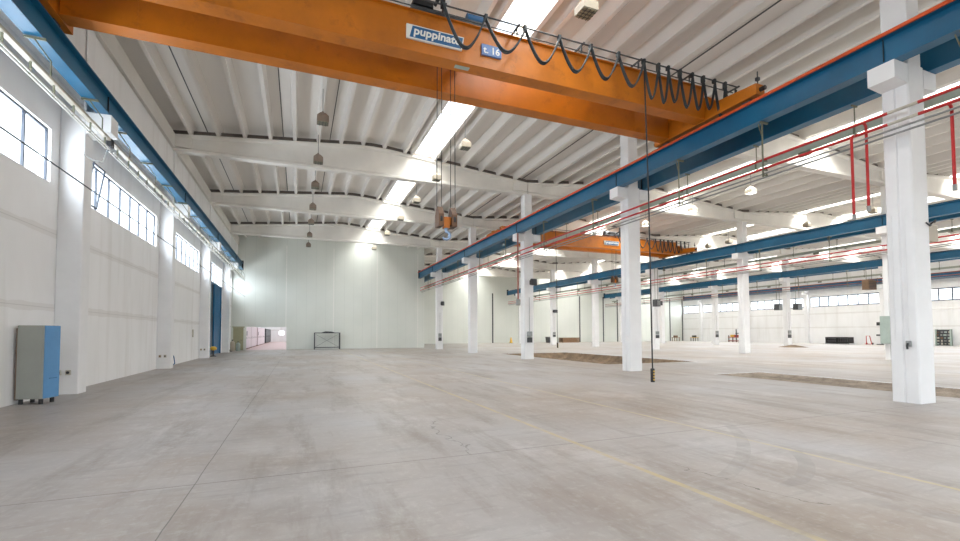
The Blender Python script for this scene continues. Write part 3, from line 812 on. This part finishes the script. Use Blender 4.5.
MB().tube([(-6.1, 48.3, .05), (-6.2, 48.3, 1.35), (-6.2, 48.6, 1.35), (-6.1, 48.6, .05)], .025, 8).build('frame', 'dark', hd)
for z in (.4, .8): MB().cyl((-6.13-z*.05, 48.3, z), (-6.13-z*.05, 48.6, z), .015, 6).build('rung', 'dark', hd)
MB().box(-6.1, -5.85, 48.28, 48.62, .02, .05).build('toe_plate', 'dark', hd)
for y in (48.24, 48.66): MB().tube([(-6.16, y-.02, .12), (-6.16, y+.02, .12)], .12, 12).build('wheel', 'black', hd)

# control cabinets in the room behind the opening
CABS = [(55.0, 5.2, 'pink', 'pale pink control cabinet closest to the wide opening'), (61.3, 7.6, 'pink', 'wide pale pink control cabinet, second inside the wide opening'),
        (70.2, 13.5, 'pink', 'pale pink control cabinet with dark panels, third inside the wide opening'), (87.0, 15.0, 'dark', 'dark grey control cabinet, deepest inside the wide opening')]
for i, (y, d_, mt, l) in enumerate(CABS):
    x1 = [-5.3, -5.35, -5.3, -5.3][i]
    t = thing('control_cabinet', l, 'cabinet', (x1-.4, y+d_/2, 0), 'cabinets in the back room')
    MB().bbox(x1-.8, x1, y, y+d_, .12, 2.6, .015).build('body', mt, t)
    MB().box(x1-.78, x1-.02, y+.03, y+d_-.03, 0.004, .12).build('plinth', 'brown', t)
    n = max(2, round(d_/1.2))
    for k in range(n):
        dd = d_/n; D = MB().box(x1, x1+.015, y+k*dd+.04, y+(k+1)*dd-.04, .18, 2.54).build('door', mt, t)
        MB().box(x1+.015, x1+.03, y+k*dd+.1, y+k*dd+.16, 1.15, 1.35).build('handle', 'black', D)
    if i in (0, 2):
        MB().box(x1+.015, x1+.035, y+.25, y+.75, 1.5, 2.0).build('dark_panel', 'black', t)
        MB().box(x1-.6, x1-.2, y-.02, y, 1.5, 1.95).build('dark_panel', 'black', t)

# steel frame against the back wall
rk = thing('steel_trestle', 'dark steel frame with braced legs and flat top against the back wall', 'frame', (2.9, 51.6, 0))
X0_, X1_ = 1.62, 4.22
for x in (X0_, X1_):
    for y in (51.2, 51.95): MB().box(x-.045, x+.045, y-.045, y+.045, 0, 1.82).build('leg', 'dark', rk)
MB().box(X0_-.05, X1_+.05, 51.15, 52.0, 1.74, 1.82).build('top', 'dark', rk)
MB().prism([(X0_+.7, 1.82), (X1_-.5, 1.82), (X1_-.9, 1.93), (X0_+1.1, 1.95)], 'y', 51.25, 51.9).build('sheet', 'black', rk)
for (a, b) in (((X0_, .2), (X1_, 1.7)), ((X0_, 1.7), (X1_, .2))): MB().cyl((a[0], 51.95, a[1]), (b[0], 51.95, b[1]), .018, 6).build('brace', 'grey', rk)
MB().box(X0_, X1_, 51.92, 51.98, .16, .24).build('low_bar', 'dark', rk)

# ------------------------------------------------------------------ devices on the columns
def colbox(x, y, z, label, grp, w=.26, h=.5):
    t = thing('socket_box', label, 'electric box', (x, y, z), grp)
    MB().bbox(x-w/2, x+w/2, y-.12, y-.002, z-h/2, z-.02, .012).build('lower_box', 'dark', t)
    MB().bbox(x-w/2, x+w/2, y-.12, y-.002, z+.02, z+h/2, .012).build('upper_box', 'grey', t)
    MB().cyl((x, y-.03, z+h/2), (x, y-.03, z+2.6), .014, 6).build('conduit', 'grey', t)
    return t
colbox(14.05, YC[2], 1.45, 'pair of stacked electric boxes low on the column left of the pit', 'electric boxes on the columns', .34, .72)
colbox(14.05, YC[4], 1.3, 'pair of stacked electric boxes on the slim column by the back wall', 'electric boxes on the columns', .34, .8)
for k in (3, 5): colbox(34.28, YC[k], 1.5, 'electric boxes low on a second row column, %s from the far end' % ORD[6-k], 'electric boxes on the columns', .4, .7)
for k in (3, 4): colbox(54.5, YC[k], 1.5, 'electric boxes low on a third row column, %s from the far end' % ORD[6-k], 'electric boxes on the columns', .5, .9)
def floodlight(x, y, z, label, w=.34):
    t = thing('wall_floodlight', label, 'floodlight', (x, y, z), 'floodlights on the columns')
    MB().box(x-w*.2, x+w*.2, y-.12, y-.002, z-.06, z+.06).build('bracket', 'dark', t)
    hb_ = MB().prism([(y-.5, z-.2), (y-.5, z+.22), (y-.3, z+.26), (y-.12, z+.12), (y-.12, z-.12)], 'x', x-w/2, x+w/2).build('housing', 'black', t)
    MB().box(x-w/2+.03, x+w/2-.03, y-.515, y-.5, z-.17, z+.19).build('glass', 'dark', hb_)
floodlight(14.2, YC[2], 5.0, 'black floodlight high on the column left of the pit')
floodlight(14.25, YC[4], 4.85, 'black floodlight high on the slim column by the back wall', .3)
floodlight(34.3, YC[3], 4.7, 'black floodlight on the second row column right of the pendant', .6)
floodlight(34.3, YC[5], 4.8, 'black floodlight on a far second row column above brown pallets', .6)
# conduits with a switch on the near column
cd = thing('conduit_switch', 'thin conduits with a small black switch on the column with red pipes', 'switch', (ROW[0], 6.3, 1.45))
MB().cyl((ROW[0]-.016, 6.22, 1.5), (ROW[0]-.016, 6.22, 4.6), .010, 6).build('conduit', 'white', cd)
MB().cyl((ROW[0]-.016, 6.48, 1.5), (ROW[0]-.016, 6.48, 4.6), .010, 6).build('conduit', 'white', cd)
MB().bbox(ROW[0]-.06, ROW[0]-.002, 6.17, 6.27, 1.36, 1.5, .01).build('switch_box', 'grey', cd)
MB().tube([(ROW[0]-.07, 6.22, 1.44), (ROW[0]-.1, 6.22, 1.38), (ROW[0]-.09, 6.22, 1.3)], .022, 8).build('plug', 'black', cd)
bk = thing('cable_bracket', 'white bracket box with cables on the right side of the nearest column', 'bracket', (14.6, 6.1, 4.25))
MB().bbox(14.5, 14.95, 6.12, 6.4, 3.98, 4.4, .02).build('box', 'lampwhite', bk)
MB().box(14.39, 14.55, 6.2, 6.3, 4.36, 4.44).build('arm', 'grey', bk)
MB().tube([(14.4, 6.12, 4.3), (14.46, 6.02, 4.4), (14.55, 6.0, 4.46), (14.7, 6.08, 4.44)], .02, 6).build('cable', 'black', bk)
MB().tube([(14.2, 6.03, 4.38), (14.3, 6.0, 4.3), (14.42, 6.03, 4.34)], .018, 6).build('cable', 'dark', bk)
rp = thing('rain_pipe', 'faded brown vertical pipe beside the upper column left of the pit', 'pipe', (13.2, 26.2, 4))
MB().cyl((13.2, 25.95, 3.9), (13.2, 25.95, 8.2), .05, 8).build('tube', 'rust', rp)
MB().bbox(13.08, 13.32, 25.85, 26.03, 3.5, 3.9, .02).build('head', 'grey', rp)

# ------------------------------------------------------------------ unit heaters hung in the far aisles
def heater(x, y, z, w, h, label, mat='dark', ztop=8.2):
    t = thing('unit_heater', label, 'heater', (x, y, z), 'hanging unit heaters')
    MB().bbox(x-w/2, x+w/2, y-.3, y+.3, z, z+h, .03).build('casing', mat, t)
    g = MB()
    for k in range(5): g.box(x-w/2+.06, x+w/2-.06, y-.33, y-.3, z+.1+k*(h-.2)/5, z+.1+k*(h-.2)/5+.05)
    g.build('grille', 'black' if mat != 'dark' else 'grey', t)
    for s in (-1, 1): MB().cyl((x+s*w*.35, y, z+h), (x+s*w*.35, y, ztop), .02, 6).build('hanging_rod', 'hangsteel', t)
heater(53.05, 36.3, 4.35, .7, .75, 'dark unit heater hung on rods left of a third row column')
heater(55.45, 35.6, 4.4, .85, .75, 'dark unit heater hung on rods right of a third row column')
heater(53.0, 27.05, 5.95, 1.3, .95, 'brown grilled unit heater below two thin red drop pipes', 'brown', 8.2)
heater(32.9, 34.6, 4.3, .5, .7, 'small dark unit heater hung behind the crane control pendant')

# ------------------------------------------------------------------ clutter by the far walls
pl = thing('pallet_stack', 'stack of brown wooden pallets by the far back wall', 'pallets', (45.2, 69, 0))
for k in range(6):
    p = MB()
    for j in range(5): p.box(43.6+j*.72, 44.2+j*.72, 68.4, 69.8, .10+k*.15, .125+k*.15)
    for j in range(3): p.box(43.6, 47.1, 68.4+j*.6, 68.6+j*.6, k*.15, .10+k*.15)
    p.build('pallet', 'wood', pl)
gb = thing('plastic_bin', 'dark grey bin by the back wall left of the pallets', 'bin', (41.2, 69, 0))
MB().prism([(40.75, 0), (41.65, 0), (41.75, .95), (40.65, .95)], 'y', 68.5, 69.4).build('body', 'dark', gb); MB().bbox(40.6, 41.8, 68.45, 69.45, .95, 1.05, .02).build('lid', 'grey', gb)
cn = thing('warning_cone', 'small yellow warning cone standing before the far back wall', 'cone', (33.7, 69, 0))
MB().lathe((33.7, 69, 0), [(.28, .04), (.06, 1.0)], 12).build('body', 'yellow', cn); MB().box(33.4, 34, 68.7, 69.3, 0, .04).build('base', 'dark', cn)
def table(x, y, label, m1, m2):
    t = thing('small_stand', label, 'stand', (x, y, 0), 'small stands by the far corner')
    MB().box(x-.7, x+.7, y-.4, y+.4, .7, .78).build('top', m1, t)
    for sx in (-.6, .6):
        for sy in (-.3, .3): MB().box(x+sx-.05, x+sx+.05, y+sy-.05, y+sy+.05, 0, .7).build('leg', m2, t)
    MB().bbox(x-.4, x+.3, y-.25, y+.25, .78, 1.15, .02).build('load', m2, t)
table(70.6, 69.2, 'low brown stand with a box on it left of the far corner', 'wood', 'brown')
table(73.2, 67.0, 'yellow brown stand with a dark load by the window wall corner', 'yellow', 'dark')
sr = thing('steel_rack', 'small rack with red shelves and dark posts by the far window wall', 'rack', (72.6, 57.2, 0))
for y in (55.9, 57.0, 58.5):
    for x in (72.2, 73.2): MB().box(x-.07, x+.07, y-.07, y+.07, 0, 2.3 if y < 58 else 1.2).build('post', 'dark', sr)
for z in (.15, .8, 1.5): MB().box(72.1, 73.3, 55.8, 58.6 if z < 1 else 57.1, z, z+.14).build('shelf', 'rust' if z < 1 else 'dark', sr)
for i, (y, m) in enumerate(((58.0, 'yellow'), (57.2, 'red'), (56.4, 'brown'))):
    tag(MB().bbox(72.3, 73.1, y-.3, y+.3, .94, 1.3, .03).build('crate', m, loc=(72.7, y, .94)), ['yellow crate on the small rack by the far window wall', 'red crate on the middle of the small far rack', 'brown crate on the near end of the small far rack'][i], 'crate')
for i, (y0, y1, l) in enumerate(((39.75, 41.2, 'black wire crate by the far wall, the one nearer the camera'), (41.3, 42.75, 'black wire crate by the far wall, the one toward the back corner'))):
    t = thing('wire_crate', l, 'crate', (73.2, (y0+y1)/2, 0), 'black crates by the far wall')
    b = MB().box(72.6, 73.8, y0, y1, 0.12, .2)
    for z in (.2, .55, .85): b.box(72.58, 72.66, y0, y1, z, z+.14)
    n = 5
    for k in range(n+1): y = y0+(y1-y0-.1)*k/n; b.box(72.57, 72.67, y, y+.1, 0, 1.0)
    b.box(73.72, 73.8, y0, y1, .12, 1.0); b.box(72.6, 73.8, y0, y0+.06, .12, 1.0); b.box(72.6, 73.8, y1-.06, y1, .12, 1.0)
    b.build('frame', 'black', t)
    MB().bbox(72.75, 73.65, y0+.1, y1-.1, .2, .8, .02).build('load', 'grey', t)
dm = thing('drill_stand', 'tall dark drill stand by the far wall, left of the nearest column', 'machine', (72.8, 35.9, 0))
MB().cyl((72.8, 35.9, .1), (72.8, 35.9, 3.0), .10, 10).build('post', 'dark', dm); MB().bbox(72.3, 73.3, 35.5, 36.3, 0, .12, .02).build('base', 'dark', dm)
MB().bbox(72.2, 73.2, 35.6, 36.2, 2.6, 3.05, .04).build('head', 'black', dm); MB().bbox(72.3, 73.1, 35.5, 36.3, 1.2, 1.4, .02).build('work_table', 'black', dm)
lc = thing('hand_trolley', 'small red hand trolley by the far wall beside the drill stand', 'trolley', (72.8, 37.3, 0))
MB().tube([(72.6, 37.0, .1), (72.4, 37.1, 1.2), (72.4, 37.5, 1.2), (72.6, 37.6, .1)], .05, 8).build('frame', 'red', lc); MB().box(72.3, 72.9, 36.95, 37.65, .06, .12).build('plate', 'red', lc)
for y in (36.95, 37.65): MB().tube([(72.75, y-.04, .14), (72.75, y+.04, .14)], .14, 10).build('wheel', 'black', lc)
gbx = thing('distribution_cabinet', 'pale green distribution cabinet on a second row column behind the nearest one', 'cabinet', (33.7, YC[1]+.3, 1.9))
MB().bbox(33.6, 33.93, YC[1]+.02, YC[1]+.62, 1.0, 2.7, .02).build('case', 'greengrey', gbx); MB().box(33.585, 33.6, YC[1]+.06, YC[1]+.58, 1.1, 2.6).build('door', 'greengrey', gbx)
bd = thing('tool_panel', 'dark panel crowded with small parts standing at the far wall right of the nearest column', 'panel', (73.9, 30.1, 0))
MB().box(73.85, 73.95, 29.4, 30.85, .05, 2.0).build('backing', 'dark', bd)
for y in (29.45, 30.8): MB().box(73.6, 74.1, y-.04, y+.04, 0, 2.05).build('stand_leg', 'greengrey', bd)
random.seed(3)
for r in range(5):
    for k in range(4):
        y = 29.62+k*.35; z = .25+r*.36
        MB().cbox((73.82, y+random.uniform(-.04, .04), z), (.06, random.uniform(.12, .28), random.uniform(.1, .26))).build('part_box', random.choice(['grey', 'greengrey', 'brown', 'ltgrey']), bd)
deb = tag(MB().lathe((53.2, 34.8, 0), [(1.5, 0), (1.1, .08), (.6, .18), (.2, .26)], 14).build('rubble', 'soil'), 'low heap of brown rubble at the foot of a third row column', 'rubble', kind='stuff')

# ------------------------------------------------------------------ light
def area(name, loc, rot, sx, sy, L, col=(1, 1, 1)):
    l = bpy.data.lights.new(name, 'AREA'); l.shape = 'RECTANGLE'; l.size = sx; l.size_y = sy
    l.energy = L*pi*sx*sy; l.color = col
    o = bpy.data.objects.new(name, l); COL.objects.link(o); o.location = loc; o.rotation_euler = rot
    return o
LS = [6.0, 8.5, 8.5, 8.5]
for bi, (a, b) in enumerate(BAYS):
    ye = YB if bi == 0 else YB2
    for s0, s1 in SKY[bi]:
        n = 3
        for k in range(n):
            ya = Y0+(ye-Y0)*k/n; yb_ = Y0+(ye-Y0)*(k+1)/n
            area('skylight_daylight', ((s0+s1)/2, (ya+yb_)/2, roof_z((s0+s1)/2, (a, b))+.8), (0, 0, 0), s1-s0-.1, yb_-ya, LS[bi], (1, .95, .88))
for a, b in wins: area('window_daylight', (XL-.42, (a+b)/2, (WZ0+WZ1)/2), (0, -pi/2, 0), WZ1-WZ0, b-a, 4.0, (.9, .95, 1))
for a, b in rw: area('window_daylight', (XR+.45, (a+b)/2, (RZ0+RZ1)/2), (0, pi/2, 0), RZ1-RZ0, b-a, 3.5, (.95, .97, 1))

W = bpy.data.worlds.new('sky'); S.world = W; W.use_nodes = True
bg = W.node_tree.nodes['Background']; bg.inputs[0].default_value = (.86, .93, 1, 1); bg.inputs[1].default_value = 1.0

# ------------------------------------------------------------------ camera
cam = bpy.data.cameras.new('camera'); co_ = bpy.data.objects.new('camera', cam); COL.objects.link(co_)
F, YAW, PITCH, ROLL, CX, CY, H = 448.52, .3787, .0368, -.0026, 476.96, 316.65, 1.7108
cam.sensor_width = 36; cam.sensor_fit = 'HORIZONTAL'; cam.lens = F*36/960
cam.shift_x = (480-CX)/960; cam.shift_y = (CY-270.5)/960
co_.location = (0, 0, H)
import mathutils
R = mathutils.Matrix.Rotation(-YAW, 4, 'Z') @ mathutils.Matrix.Rotation(pi/2+PITCH, 4, 'X') @ mathutils.Matrix.Rotation(ROLL, 4, 'Z')
co_.rotation_euler = R.to_euler()
cam.clip_end = 500; cam.clip_start = .05
S.camera = co_
vs = S.view_settings; vs.view_transform = 'Standard'; vs.look = 'None'; vs.gamma = 1; vs.use_curve_mapping = False
vs.exposure = 1.78
S.cycles.use_denoising = True
S.cycles.max_bounces = 12; S.cycles.diffuse_bounces = 6; S.cycles.transparent_max_bounces = 16
